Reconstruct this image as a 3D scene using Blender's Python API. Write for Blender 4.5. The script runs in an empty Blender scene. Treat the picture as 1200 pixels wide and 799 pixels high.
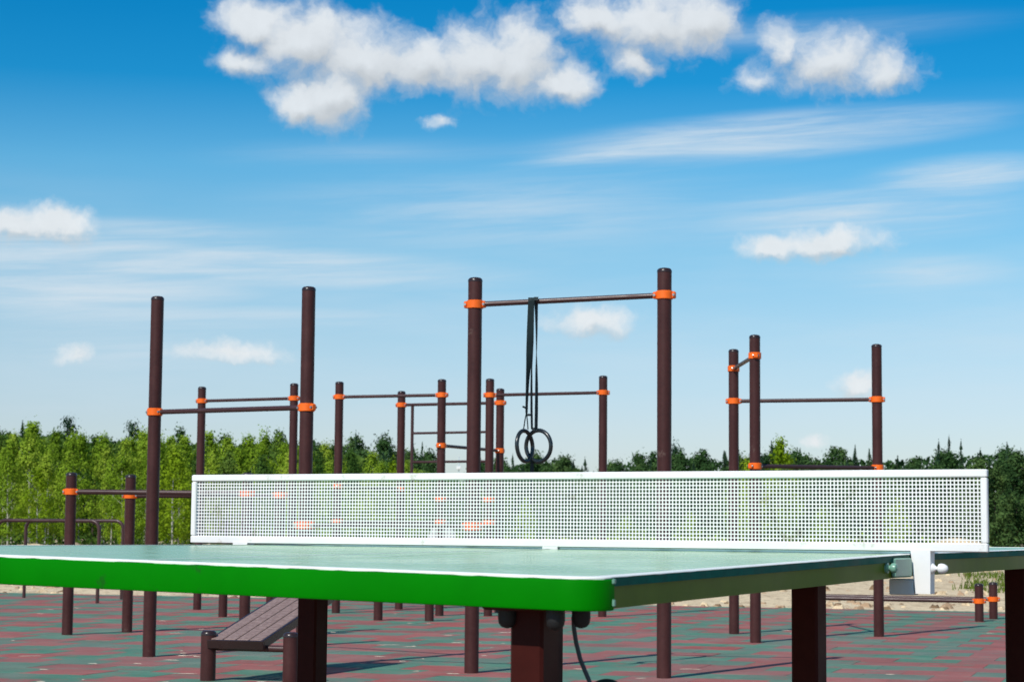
import bpy, bmesh, math, random
import numpy as np
from mathutils import Vector, Matrix

# ------------------------------------------------------------------ scene, camera, sky, sun
S = bpy.context.scene
C = S.collection
PI = math.pi
H = 0.84                       # eye height above the rubber floor (m)
FOC = 2400.0                   # focal length in photo pixels (72 mm on a 36 mm sensor)
PITCH = math.atan(224 / 2400.0)
ROLL = 0.0083

cam_d = bpy.data.cameras.new('camera')
cam = bpy.data.objects.new('camera', cam_d)
C.objects.link(cam)
cam_d.sensor_width = 36.0
cam_d.lens = 72.0
cam_d.clip_start = 0.05
cam_d.clip_end = 20000
cam.location = (0, 0, H)
cam.rotation_mode = 'QUATERNION'
cam.rotation_quaternion = (Matrix.Rotation(PI / 2 + PITCH, 3, 'X') @ Matrix.Rotation(ROLL, 3, 'Z')).to_quaternion()
cam_d.dof.use_dof = True
cam_d.dof.focus_distance = 5.2
cam_d.dof.aperture_fstop = 18.0
S.camera = cam

S.view_settings.view_transform = 'Standard'
S.view_settings.look = 'None'
S.view_settings.exposure = 0.0
S.view_settings.gamma = 1.0

SUN_AZ = math.radians(32)      # the light travels to the right of straight ahead
SUN_EL = math.radians(43)
sun_d = bpy.data.lights.new('sun', 'SUN')
sun_d.energy = 4.2
sun_d.angle = math.radians(0.5)
sun_d.color = (1.0, 0.95, 0.87)
sun = bpy.data.objects.new('sun', sun_d)
C.objects.link(sun)
LDIR = Vector((math.sin(SUN_AZ) * math.cos(SUN_EL), math.cos(SUN_AZ) * math.cos(SUN_EL), -math.sin(SUN_EL)))
sun.rotation_mode = 'QUATERNION'
sun.rotation_quaternion = LDIR.to_track_quat('-Z', 'Y')
sun.location = (-10, -16, 18)


def ray(px, py):
    x, y = px - 600.0, py - 399.5
    cr, sr = math.cos(ROLL), math.sin(ROLL)
    xx, yy = x * cr + y * sr, -x * sr + y * cr
    c, s = math.cos(PITCH), math.sin(PITCH)
    v = -yy / FOC
    return Vector((xx / FOC, c - v * s, s + v * c))


def at(px, py, Y):
    d = ray(px, py)
    return Vector((0, 0, H)) + d * (Y / d.y)


# ------------------------------------------------------------------ node helper
class NT:
    def __init__(self, tree):
        self.t = tree
        self.n = tree.nodes
        self.l = tree.links

    def node(self, kind, **kw):
        n = self.n.new(kind)
        for k, v in kw.items():
            setattr(n, k, v)
        return n

    def put(self, sock, v):
        if isinstance(v, bpy.types.NodeSocket):
            self.l.new(v, sock)
        else:
            sock.default_value = v

    def math(self, op, a, b=None, c=None, clamp=False):
        n = self.node('ShaderNodeMath', operation=op)
        n.use_clamp = clamp
        self.put(n.inputs[0], a)
        if b is not None:
            self.put(n.inputs[1], b)
        if c is not None:
            self.put(n.inputs[2], c)
        return n.outputs[0]

    def vmath(self, op, a, b=None, out=0):
        n = self.node('ShaderNodeVectorMath', operation=op)
        self.put(n.inputs[0], a)
        if b is not None:
            self.put(n.inputs[1], b)
        return n.outputs[out]

    def noise(self, vec, scale, detail=4.0, rough=0.55, out=0, dist=0.0):
        n = self.node('ShaderNodeTexNoise')
        if vec is not None:
            self.put(n.inputs['Vector'], vec)
        n.inputs['Scale'].default_value = scale
        n.inputs['Detail'].default_value = detail
        n.inputs['Roughness'].default_value = rough
        n.inputs['Distortion'].default_value = dist
        return n.outputs[out]

    def mix(self, f, a, b, blend='MIX'):
        n = self.node('ShaderNodeMix', data_type='RGBA', blend_type=blend)
        self.put(n.inputs[0], f)
        self.put(n.inputs[6], a)
        self.put(n.inputs[7], b)
        return n.outputs[2]

    def ramp(self, f, stops):
        n = self.node('ShaderNodeValToRGB')
        el = n.color_ramp.elements
        while len(el) < len(stops):
            el.new(0.5)
        for e, (p, c) in zip(el, stops):
            e.position = p
            e.color = c if len(c) == 4 else (*c, 1)
        self.put(n.inputs[0], f)
        return n.outputs[0]

    def smooth(self, x, lo, hi, a=0.0, b=1.0):
        n = self.node('ShaderNodeMapRange', interpolation_type='SMOOTHSTEP')
        self.put(n.inputs[0], x)
        n.inputs[1].default_value = lo
        n.inputs[2].default_value = hi
        n.inputs[3].default_value = a
        n.inputs[4].default_value = b
        return n.outputs[0]

    def combine(self, x, y, z):
        n = self.node('ShaderNodeCombineXYZ')
        self.put(n.inputs[0], x)
        self.put(n.inputs[1], y)
        self.put(n.inputs[2], z)
        return n.outputs[0]


# ------------------------------------------------------------------ world: Nishita sky with clouds
SKY_STRENGTH = 0.10
world = bpy.data.worlds.new('World')
S.world = world
world.use_nodes = True
w = NT(world.node_tree)
w.n.clear()
tc = w.node('ShaderNodeTexCoord').outputs['Generated']
sep = w.node('ShaderNodeSeparateXYZ')
w.put(sep.inputs[0], tc)
dx, dy, dz = sep.outputs
sky = w.node('ShaderNodeTexSky', sky_type='NISHITA')
sky.sun_disc = False
sky.sun_elevation = SUN_EL
sky.sun_rotation = PI + SUN_AZ
sky.air_density = 1.0
sky.dust_density = 0.6
sky.ozone_density = 2.0
sky.altitude = 100
w.put(sky.inputs[0], w.combine(dx, dy, w.math('MAXIMUM', dz, 0.0)))
base = sky.outputs[0]
el = w.math('ARCSINE', dz)
elp = w.math('MULTIPLY', el, FOC)               # elevation in photo-pixel units of angle
azp = w.math('MULTIPLY', w.math('ARCTAN2', dx, dy), FOC)
# the polarised look of the photograph: the sky turns to a saturated cyan blue with height
tint = w.ramp(w.math('DIVIDE', elp, 1000.0, clamp=True), [(0.0, (0.94, 1.00, 1.20)), (0.134, (0.96, 1.02, 1.19)), (0.224, (0.90, 1.05, 1.16)), (0.324, (0.70, 1.07, 1.18)),
                                                       (0.424, (0.42, 1.02, 1.22)), (0.524, (0.06, 0.76, 1.12)), (0.62, (0.015, 0.69, 1.08)), (1.0, (0.015, 0.66, 1.04))])
blue = w.mix(1.0, base, tint, 'MULTIPLY')

p0 = w.combine(azp, elp, 0.0)
warp = w.noise(p0, 1 / 55.0, 5.0, 0.6, out=1)
p1 = w.vmath('ADD', p0, w.vmath('MULTIPLY', w.vmath('SUBTRACT', warp, (0.5, 0.5, 0.5)), (60.0, 46.0, 0.0)))
fine = w.noise(p1, 1 / 34.0, 7.0, 0.62)
soft = w.noise(p0, 1 / 70.0, 3.0, 0.5)
rotn = w.node('ShaderNodeVectorRotate', rotation_type='Z_AXIS')
w.put(rotn.inputs['Vector'], p0)
rotn.inputs['Angle'].default_value = -0.055
streak = w.noise(w.vmath('MULTIPLY', rotn.outputs[0], (0.07, 1.0, 1.0)), 1 / 22.0, 7.0, 0.66, dist=0.35)
streak2 = w.noise(w.vmath('MULTIPLY', p0, (0.16, 1.0, 1.0)), 1 / 70.0, 5.0, 0.55)


def sky_pt(px, py):
    d = ray(px, py).normalized()
    return math.atan2(d.x, d.y) * FOC, math.asin(d.z) * FOC


def blob(src, px, py, rx, ry, k=1.0, rot=0.0):
    cx, cy = sky_pt(px, py)
    q = w.vmath('SUBTRACT', src, (cx, cy, 0))
    if rot:
        n = w.node('ShaderNodeVectorRotate', rotation_type='Z_AXIS')
        w.put(n.inputs['Vector'], q)
        n.inputs['Angle'].default_value = rot
        q = n.outputs[0]
    q = w.vmath('MULTIPLY', q, (1 / rx, 1 / ry, 0))
    ln = w.vmath('LENGTH', q, out=1)
    return w.math('MULTIPLY', w.math('SUBTRACT', 1.0, ln), k)


def union(parts):
    acc = parts[0]
    for x in parts[1:]:
        acc = w.math('SMOOTH_MAX', acc, x, 0.35)
    return acc


CUM = [(300, 28, 58, 34), (355, 52, 76, 52), (425, 72, 86, 54), (388, 112, 64, 52), (350, 122, 40, 38), (500, 78, 72, 42),
       (560, 74, 72, 60), (606, 74, 66, 62), (655, 102, 52, 30), (288, 70, 52, 30, .8), (515, 148, 20, 12, .5),
       (700, 24, 60, 34), (762, 32, 92, 50), (822, 28, 54, 46), (745, 72, 40, 26, .8),
       (893, 96, 46, 26, .62), (918, 62, 40, 38, .62), (975, 74, 74, 42, .74), (1032, 84, 50, 30, .62),
       (15, 268, 52, 30), (68, 264, 52, 26), (905, 290, 48, 20, .95), (972, 287, 76, 24, .95),
       (690, 376, 66, 22, .75), (270, 411, 72, 15, .72), (90, 415, 28, 12, .65), (1003, 450, 32, 18, .8), (955, 513, 18, 9, .6)]
env = union([blob(p1, *c) for c in CUM])
env_up = union([blob(w.vmath('ADD', p1, (-6.0, 20.0, 0.0)), *c) for c in CUM])
lit = w.smooth(w.math('SUBTRACT', env, env_up), -0.35, 0.40)
cum = env
big = w.noise(p1, 1 / 95.0, 3.0, 0.5)
cum = w.math('ADD', cum, w.math('MULTIPLY', w.math('SUBTRACT', fine, 0.5), 1.0))
cum = w.math('ADD', cum, w.math('MULTIPLY', w.math('SUBTRACT', big, 0.5), 0.8))
cum = w.math('ADD', cum, w.math('MULTIPLY', w.math('SUBTRACT', lit, 0.5), 0.12))
cum_a = w.smooth(cum, -0.10, 0.72)
CIR = [(900, 160, 350, 36, 1.15, -0.065), (740, 180, 180, 12, 1.2, -0.09), (1130, 206, 150, 30, 1.1, -0.05), (1000, 252, 270, 48, .85, -0.03),
       (930, 40, 330, 30, .45, -0.03), (200, 304, 520, 36, 1.3, 0.03), (90, 335, 300, 64, 1.05, 0.0), (300, 372, 320, 20, .75, -0.02), (600, 250, 460, 80, .55, -0.02),
       (1080, 320, 180, 34, .7, 0.0), (180, 270, 220, 22, .75, 0.0), (150, 410, 320, 70, .5, 0.0), (420, 180, 260, 24, .35, -0.03)]
cir = union([blob(p0, *c) for c in CIR])
cir = w.math('MAXIMUM', cir, 0.0)
cir_a = w.math('MULTIPLY', w.smooth(cir, 0.0, 0.85), w.smooth(streak, 0.30, 0.70, 0.30, 1.0))
cir_a = w.math('MULTIPLY', cir_a, 0.85)
# the same kind of broken cloud goes on round the rest of the sky
wide = w.noise(w.vmath('MULTIPLY', p0, (1.0, 2.0, 1.0)), 1 / 420.0, 7.0, 0.55)
out_mask = w.smooth(w.math('ABSOLUTE', azp), 760.0, 1100.0)
up_mask = w.smooth(elp, 720.0, 980.0)
out_mask = w.math('MAXIMUM', out_mask, up_mask)
wide_a = w.math('MULTIPLY', w.smooth(wide, 0.54, 0.66, 0.0, 0.85), out_mask)
veil = w.math('MULTIPLY', w.smooth(streak2, 0.36, 0.72, 0.0, 0.24), w.smooth(elp, 470.0, 230.0))
cloud_lum = w.math('ADD', w.math('ADD', 5.0, w.math('MULTIPLY', fine, 1.4)), w.math('MULTIPLY', lit, 2.3))
cl = w.combine(cloud_lum, w.math('MULTIPLY', cloud_lum, 1.045), w.math('MULTIPLY', cloud_lum, 1.075))
skyc = w.mix(w.math('MAXIMUM', cir_a, veil), blue, (6.6, 7.6, 8.4, 1))
skyc = w.mix(w.math('MAXIMUM', w.math('MULTIPLY', cum_a, 0.92), wide_a), skyc, cl)
bg = w.node('ShaderNodeBackground')
w.put(bg.inputs[0], skyc)
bg.inputs[1].default_value = SKY_STRENGTH
wo = w.node('ShaderNodeOutputWorld')
w.l.new(bg.outputs[0], wo.inputs[0])


# ------------------------------------------------------------------ materials
def mat(name):
    m = bpy.data.materials.new(name)
    m.use_nodes = True
    t = NT(m.node_tree)
    b = t.n['Principled BSDF']
    return m, t, b


def obj_coord(t):
    return t.node('ShaderNodeTexCoord').outputs['Object']


def world_pos(t):
    return t.node('ShaderNodeNewGeometry').outputs['Position']


def paint(name, col, rough=0.4, var=0.25, scale=30.0, spec=0.5, bump=0.0, coat=0.0, metal=0.0, wear=None):
    m, t, b = mat(name)
    p = obj_coord(t)
    n = t.noise(p, scale, 5.0, 0.6)
    n2 = t.noise(p, scale * 0.13, 3.0, 0.5)
    f = t.math('ADD', t.math('MULTIPLY', n, 0.5), t.math('MULTIPLY', n2, 0.5))
    lo = tuple(c * (1 - var) for c in col) + (1,)
    hi = tuple(min(1, c * (1 + var)) for c in col) + (1,)
    c = t.ramp(f, [(0.3, lo), (0.7, hi)])
    if wear:      # scuffs and grime with a shape of their own: (colour, threshold, noise scale, strength)
        wc, th_, ws, wk = wear
        c = t.mix(t.smooth(t.noise(p, ws, 8.0, 0.7), th_, th_ + 0.07, 0.0, wk), c, (*wc, 1))
    t.put(b.inputs['Base Color'], c)
    t.put(b.inputs['Roughness'], t.smooth(n2, 0.25, 0.75, rough * 0.8, min(1, rough * 1.25)))
    b.inputs['Specular IOR Level'].default_value = spec
    b.inputs['Metallic'].default_value = metal
    b.inputs['Coat Weight'].default_value = coat
    b.inputs['Coat Roughness'].default_value = 0.15
    if bump:
        bn = t.node('ShaderNodeBump')
        bn.inputs['Strength'].default_value = bump
        bn.inputs['Distance'].default_value = 0.002
        t.put(bn.inputs['Height'], n)
        t.l.new(bn.outputs[0], b.inputs['Normal'])
    return m


M = {}
M['pole'] = paint('brown_powder_coat', (0.056, 0.018, 0.0165), 0.45, 0.25, 40, 0.26, 0.08, wear=((0.13, 0.085, 0.07), 0.63, 9.0, 0.55))
M['bar'] = paint('brown_bar_paint', (0.058, 0.025, 0.024), 0.36, 0.2, 60, 0.4)
M['cap'] = paint('dark_plastic_cap', (0.028, 0.014, 0.013), 0.28, 0.15, 80, 0.5)
M['orange'] = paint('orange_clamp_paint', (0.90, 0.140, 0.006), 0.42, 0.12, 50, 0.4, wear=((0.25, 0.07, 0.03), 0.64, 40.0, 0.6))
M['bolt'] = paint('zinc_bolt', (0.45, 0.42, 0.40), 0.35, 0.2, 90, 0.5, metal=0.9)
M['leg'] = paint('table_leg_paint', (0.046, 0.0085, 0.0066), 0.5, 0.2, 40, 0.08, 0.1)
M['green'] = paint('green_gloss_paint', (0.0005, 0.185, 0.0005), 0.40, 0.16, 9, 0.06, wear=((0.012, 0.075, 0.012), 0.62, 16.0, 0.6))
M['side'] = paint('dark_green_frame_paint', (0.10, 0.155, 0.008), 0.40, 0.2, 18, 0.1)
M['edge'] = paint('teal_board_edge', (0.002, 0.120, 0.085), 0.5, 0.35, 60, 0.05)
M['pale_green'] = paint('pale_green_bracket_paint', (0.17, 0.36, 0.27), 0.34, 0.12, 30, 0.5)
M['white'] = paint('white_powder_coat', (0.79, 0.79, 0.775), 0.45, 0.05, 40, 0.4, wear=((0.42, 0.37, 0.29), 0.60, 14.0, 0.5))
M['line'] = paint('white_line_paint', (0.82, 0.84, 0.80), 0.5, 0.06, 25, 0.3)
M['galv'] = paint('galvanised_steel', (0.60, 0.68, 0.72), 0.5, 0.1, 40, 0.4)
M['rubber_black'] = paint('black_rubber', (0.012, 0.012, 0.013), 0.55, 0.3, 60, 0.4)
M['strap'] = paint('black_webbing', (0.008, 0.020, 0.022), 0.7, 0.4, 220, 0.3, 0.4)
M['ring'] = paint('black_ring_plastic', (0.012, 0.017, 0.019), 0.25, 0.3, 60, 0.6)
M['pale_strap'] = paint('grey_cord', (0.055, 0.07, 0.08), 0.6, 0.3, 150, 0.4)
M['gravel_heap'] = paint('pale_grey_gravel', (0.40, 0.385, 0.385), 0.9, 0.35, 6, 0.2, 0.6)

# weathered table top: teal green gloss paint with dust
m, t, b = mat('table_top_paint')
p = obj_coord(t)
d1 = t.noise(t.vmath('MULTIPLY', p, (1.0, 1.0, 1.0)), 3.5, 6.0, 0.65)
d2 = t.noise(p, 60.0, 4.0, 0.6)
dust = t.math('ADD', t.smooth(d1, 0.3, 0.75, 0.0, 0.35), t.smooth(d2, 0.55, 0.8, 0.0, 0.25))
t.put(b.inputs['Base Color'], t.mix(dust, (0.21, 0.47, 0.22, 1), (0.56, 0.62, 0.46, 1)))
t.put(b.inputs['Roughness'], t.smooth(d1, 0.25, 0.75, 0.15, 0.31))
b.inputs['Specular IOR Level'].default_value = 0.5
M['top'] = m

# wood-plastic planks of the bench
m, t, b = mat('brown_plank')
p = obj_coord(t)
n = t.node('ShaderNodeTexNoise')
t.put(n.inputs['Vector'], t.vmath('MULTIPLY', p, (40.0, 40.0, 8.0)))
n.inputs['Scale'].default_value = 1.0
n.inputs['Detail'].default_value = 5
t.put(b.inputs['Base Color'], t.ramp(n.outputs[0], [(0.3, (0.20, 0.125, 0.105)), (0.7, (0.33, 0.225, 0.195))]))
b.inputs['Roughness'].default_value = 0.55
M['plank'] = m


def rubber(name, col, pale, other):
    m, t, b = mat(name)
    p = world_pos(t)
    crumb = t.noise(p, 260.0, 2.0, 0.6)
    blotch = t.noise(p, 2.2, 5.0, 0.62)
    sand = t.noise(p, 7.0, 6.0, 0.68)
    r = t.node('ShaderNodeObjectInfo').outputs['Random']
    f = t.math('ADD', t.math('MULTIPLY', crumb, 0.45), t.math('MULTIPLY', blotch, 0.55))
    c = t.ramp(f, [(0.30, tuple(x * 0.62 for x in col)), (0.5, col), (0.72, tuple(x * 1.35 for x in col))])
    bleed = t.noise(p, 4.6, 6.0, 0.72)
    c = t.mix(t.smooth(bleed, 0.53, 0.64, 0.0, 0.72), c, (*other, 1))
    c = t.mix(t.math('MULTIPLY', r, 0.22), c, (*pale, 1))
    c = t.mix(t.smooth(sand, 0.55, 0.78, 0.0, 0.55), c, (0.40, 0.31, 0.25, 1))
    wide_ = t.noise(p, 0.9, 4.0, 0.6)
    c = t.mix(t.smooth(wide_, 0.35, 0.70, 0.04, 0.34), c, (0.22, 0.165, 0.145, 1))
    c = t.mix(t.smooth(blotch, 0.45, 0.75, 0.0, 0.25), c, (0.27, 0.21, 0.185, 1))
    t.put(b.inputs['Base Color'], c)
    b.inputs['Roughness'].default_value = 0.85
    b.inputs['Specular IOR Level'].default_value = 0.25
    bn = t.node('ShaderNodeBump')
    bn.inputs['Strength'].default_value = 0.5
    bn.inputs['Distance'].default_value = 0.004
    t.put(bn.inputs['Height'], crumb)
    t.l.new(bn.outputs[0], b.inputs['Normal'])
    return m


M['rub_red'] = rubber('red_rubber_crumb', (0.37, 0.090, 0.080), (0.38, 0.20, 0.19), (0.11, 0.18, 0.13))
M['rub_red_b'] = rubber('brownish_red_rubber_crumb', (0.31, 0.098, 0.088), (0.34, 0.21, 0.20), (0.10, 0.19, 0.14))
M['rub_green'] = rubber('green_rubber_crumb', (0.068, 0.225, 0.150), (0.18, 0.27, 0.23), (0.28, 0.11, 0.095))
M['rub_green_b'] = rubber('dull_green_rubber_crumb', (0.100, 0.200, 0.145), (0.20, 0.26, 0.24), (0.26, 0.12, 0.10))
M['rub_base'] = paint('dark_rubber_joint', (0.03, 0.028, 0.026), 0.9, 0.3, 20, 0.2)

# sandy ground
m, t, b = mat('sandy_ground')
p = world_pos(t)
n1 = t.noise(p, 0.35, 6.0, 0.65)
ps = t.vmath('MULTIPLY', p, (1.0, 0.35, 1.0))
n2 = t.noise(ps, 2.2, 6.0, 0.72)
n3 = t.noise(ps, 11.0, 5.0, 0.7)
c = t.ramp(n2, [(0.28, (0.36, 0.26, 0.16)), (0.45, (0.68, 0.53, 0.34)), (0.70, (0.80, 0.64, 0.42))])
c = t.mix(t.smooth(n3, 0.50, 0.66, 0.0, 0.7), c, (0.30, 0.20, 0.12, 1))
sx = t.node('ShaderNodeSeparateXYZ')
t.put(sx.inputs[0], p)
far = t.smooth(sx.outputs[1], 40.0, 75.0)
gr = t.math('MULTIPLY', t.smooth(n1, 0.46, 0.60), far)
c = t.mix(gr, c, (0.085, 0.125, 0.03, 1))
t.put(b.inputs['Base Color'], c)
b.inputs['Roughness'].default_value = 0.95
b.inputs['Specular IOR Level'].default_value = 0.15
bn = t.node('ShaderNodeBump')
bn.inputs['Strength'].default_value = 0.7
bn.inputs['Distance'].default_value = 0.03
t.put(bn.inputs['Height'], n3)
t.l.new(bn.outputs[0], b.inputs['Normal'])
M['sand'] = m


M['soil'] = paint('brown_soil', (0.40, 0.27, 0.17), 0.95, 0.3, 9, 0.1)
M['soil_dark'] = paint('dark_soil', (0.20, 0.13, 0.075), 0.95, 0.3, 9, 0.1)


def leafmat(name, c1, c2, c3, trans=0.35, scale=1.3):
    m = bpy.data.materials.new(name)
    m.use_nodes = True
    t = NT(m.node_tree)
    t.n.clear()
    p = obj_coord(t)
    r = t.node('ShaderNodeObjectInfo').outputs['Random']
    n = t.noise(p, scale, 3.0, 0.6)
    n2 = t.noise(p, 5.0, 2.0, 0.5)
    f = t.math('ADD', t.math('MULTIPLY', n, 0.75), t.math('MULTIPLY', n2, 0.25))
    f = t.math('ADD', f, t.math('MULTIPLY', t.math('SUBTRACT', r, 0.5), 0.30))
    c = t.ramp(f, [(0.28, c1), (0.50, c2), (0.72, c3)])
    di = t.node('ShaderNodeBsdfDiffuse')
    tr = t.node('ShaderNodeBsdfTranslucent')
    t.put(di.inputs[0], c)
    t.put(tr.inputs[0], c)
    ms = t.node('ShaderNodeMixShader')
    ms.inputs[0].default_value = trans
    t.l.new(di.outputs[0], ms.inputs[1])
    t.l.new(tr.outputs[0], ms.inputs[2])
    o = t.node('ShaderNodeOutputMaterial')
    t.l.new(ms.outputs[0], o.inputs[0])
    return m


M['birch_leaf'] = leafmat('birch_leaf', (0.105, 0.185, 0.014), (0.245, 0.375, 0.030), (0.390, 0.490, 0.060))
M['bright_leaf'] = leafmat('fresh_leaf', (0.120, 0.200, 0.010), (0.240, 0.355, 0.018), (0.370, 0.450, 0.035))
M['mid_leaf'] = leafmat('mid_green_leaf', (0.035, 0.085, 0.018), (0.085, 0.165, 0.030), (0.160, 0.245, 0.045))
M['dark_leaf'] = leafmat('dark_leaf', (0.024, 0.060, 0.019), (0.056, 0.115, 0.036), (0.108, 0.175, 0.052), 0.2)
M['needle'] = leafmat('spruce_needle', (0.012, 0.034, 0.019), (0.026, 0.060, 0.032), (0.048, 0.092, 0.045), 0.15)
M['grass'] = leafmat('grass_blade', (0.06, 0.105, 0.015), (0.115, 0.175, 0.024), (0.19, 0.235, 0.05), 0.3)
M['bark_dark'] = paint('grey_brown_bark', (0.055, 0.042, 0.034), 0.9, 0.4, 8, 0.2)
m, t, b = mat('birch_bark')
p = obj_coord(t)
n = t.noise(t.vmath('MULTIPLY', p, (1.0, 1.0, 0.6)), 5.0, 4.0, 0.7)
t.put(b.inputs['Base Color'], t.ramp(n, [(0.38, (0.03, 0.027, 0.024)), (0.47, (0.42, 0.40, 0.36)), (0.7, (0.62, 0.60, 0.56))]))
b.inputs['Roughness'].default_value = 0.8
M['bark_birch'] = m


# ------------------------------------------------------------------ mesh builder
def basis(d, up=Vector((0, 0, 1))):
    d = d.normalized()
    if abs(d.dot(up)) > 0.999:
        up = Vector((0, 1, 0))
    x = d.cross(up).normalized()
    return x, x.cross(d).normalized(), d


class MB:
    def __init__(self):
        self.v, self.f, self.m = [], [], []

    def add(self, vs, fs, mi=0):
        o = len(self.v)
        self.v += [tuple(x) for x in vs]
        self.f += [tuple(i + o for i in q) for q in fs]
        self.m += [mi] * len(fs)
        return self

    def hexa(self, p, mi=0):      # p: four bottom corners (ccw from above), four top corners
        return self.add(p, [(3, 2, 1, 0), (4, 5, 6, 7), (0, 1, 5, 4), (1, 2, 6, 5), (2, 3, 7, 6), (3, 0, 4, 7)], mi)

    def box(self, c, sx, sy, sz, X=Vector((1, 0, 0)), Y=Vector((0, 1, 0)), Z=Vector((0, 0, 1)), mi=0):
        c = Vector(c)
        q = [c + X * (a * sx / 2) + Y * (b_ * sy / 2) + Z * (k * sz / 2) for k in (-1, 1) for a, b_ in ((-1, -1), (1, -1), (1, 1), (-1, 1))]
        return self.hexa(q, mi)

    def bbox(self, c, sx, sy, sz, X=Vector((1, 0, 0)), Y=Vector((0, 1, 0)), Z=Vector((0, 0, 1)), bev=0.004, mi=0):
        # box with bevelled edges running along Z and rims
        c = Vector(c)
        rings = []
        for k, ins in ((-1, bev), (-1, 0), (1, 0), (1, bev)):
            z = k * (sz / 2 - (0 if ins else bev))
            hx, hy = sx / 2 - ins, sy / 2 - ins
            e = bev
            pts = [(-hx + e, -hy), (hx - e, -hy), (hx, -hy + e), (hx, hy - e), (hx - e, hy), (-hx + e, hy), (-hx, hy - e), (-hx, -hy + e)]
            rings.append([c + X * a + Y * b_ + Z * z for a, b_ in pts])
        return self.loft(rings, True, True, mi)

    def loft(self, rings, cap0=True, cap1=True, mi=0):
        n = len(rings[0])
        vs = [p for r in rings for p in r]
        fs = []
        for i in range(len(rings) - 1):
            for j in range(n):
                k = (j + 1) % n
                fs.append((i * n + j, i * n + k, (i + 1) * n + k, (i + 1) * n + j))
        if cap0:
            fs.append(tuple(reversed(range(n))))
        if cap1:
            fs.append(tuple(range((len(rings) - 1) * n, len(rings) * n)))
        return self.add(vs, fs, mi)

    def lathe(self, base_pt, axis, prof, n=20, mi=0):   # prof: (radius, height along axis)
        x, y, d = basis(Vector(axis))
        base_pt = Vector(base_pt)
        rings = [[base_pt + d * h + (x * math.cos(2 * PI * i / n) + y * math.sin(2 * PI * i / n)) * r for i in range(n)] for r, h in prof]
        return self.loft(rings, True, True, mi)

    def tube(self, path, r, n=10, closed=False, mi=0, flat=None, up=Vector((0, 0, 1))):
        path = [Vector(p) for p in path]
        N = len(path)
        rings = []
        for i, p in enumerate(path):
            a = path[(i - 1) % N] if (closed or i > 0) else path[0]
            b_ = path[(i + 1) % N] if (closed or i < N - 1) else path[-1]
            x, y, d = basis(b_ - a, up)
            rr = r[i] if isinstance(r, (list, tuple)) else r
            rings.append([p + x * (math.cos(2 * PI * k / n) * rr * (flat or 1)) + y * (math.sin(2 * PI * k / n) * rr) for k in range(n)])
        if closed:
            rings.append(rings[0])
        return self.loft(rings, not closed, not closed, mi)

    def build(self, name, ms, parent=None, smooth=True, angle=35, org=None):
        if org is None:
            org = Vector((0, 0, 0))
            q = parent
            while q is not None:
                org = org + q.location
                q = q.parent
        me = bpy.data.meshes.new(name)
        ox, oy, oz = org
        me.from_pydata([(a - ox, b_ - oy, c - oz) for a, b_, c in self.v], [], self.f)
        for mm in (ms if isinstance(ms, (list, tuple)) else [ms]):
            me.materials.append(mm)
        if any(self.m):
            me.polygons.foreach_set('material_index', self.m)
        me.update()
        if smooth:
            me.shade_smooth()
            me.set_sharp_from_angle(angle=math.radians(angle))
        o = bpy.data.objects.new(name, me)
        C.objects.link(o)
        o.parent = parent
        return o


def tag(o, label=None, cat=None, group=None, kind=None):
    if label:
        o['label'] = label
    if cat:
        o['category'] = cat
    if group:
        o['group'] = group
    if kind:
        o['kind'] = kind
    return o


def thing(name, label, cat, loc, group=None):
    o = bpy.data.objects.new(name, None)
    o.empty_display_size = 0.2
    C.objects.link(o)
    o.location = loc
    return tag(o, label, cat, group)


V = Vector
UPZ = V((0, 0, 1))

# ------------------------------------------------------------------ setting: sandy ground sheet
rng = random.Random(5)
nr = np.random.default_rng(11)
gm = MB()
rad = [0, 4, 8, 14, 22, 26, 30, 35, 40, 46, 53, 60, 68, 78, 90, 105, 125, 150, 190, 260, 400, 800, 2000, 8000]
NA = 128
vs = [(0, 0, -0.06)]
for r in rad[1:]:
    for i in range(NA):
        a = 2 * PI * i / NA
        z = -0.06
        if 27 < r < 130:
            z += rng.uniform(-0.05, 0.07)
        vs.append((r * math.sin(a), r * math.cos(a), z))
fs = [(0, 1 + (i + 1) % NA, 1 + i) for i in range(NA)]
for k in range(len(rad) - 2):
    for i in range(NA):
        j = (i + 1) % NA
        o0, o1 = 1 + k * NA, 1 + (k + 1) * NA
        fs.append((o0 + i, o0 + j, o1 + j, o1 + i))
gm.add(vs, fs)
tag(gm.build('ground', M['sand']), kind='structure')

# ------------------------------------------------------------------ setting: rubber tile floor
GA = math.radians(-18.0)
EX = V((math.cos(GA), math.sin(GA), 0))          # along the far kerb
EY = V((-math.sin(GA), math.cos(GA), 0))         # away from the camera
EDGE0 = V((-6.68, 27.02, 0))
off = EDGE0.dot(EY)
floor = MB()
x0, x1, y0, y1 = -22.0, 14.0, off - 28.0, off
q = [EX * a + EY * b_ for a, b_ in ((x0, y0), (x1, y0), (x1, y1), (x0, y1))]
floor.hexa([p + V((0, 0, -0.10)) for p in q] + [p + V((0, 0, -0.016)) for p in q])
floor_o = tag(floor.build('playground_floor', M['rub_base'], smooth=False), kind='structure')
TS = 0.42
tiles = []
ny = int((y1 - y0) / TS)
nx = int((x1 - x0) / TS)
above = {}
for j in range(ny):
    prev = rng.random() < 0.5
    here = {}
    for i in range(nx):
        cx = x0 + (i + 0.5) * TS + (TS / 2 if j % 2 else 0.0)
        if cx + TS / 2 > x1:
            continue
        cy = y1 - (j + 0.5) * TS
        c = EX * cx + EY * cy
        pr = 0.5 + (-0.14 if prev else 0.14) + (-0.33 if above.get(i, True) else 0.33)
        red = prev = here[i] = rng.random() < pr
        k = (0 if rng.random() < 0.6 else 1) + (0 if red else 2)
        tiles.append((c, k))
    above = here


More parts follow.
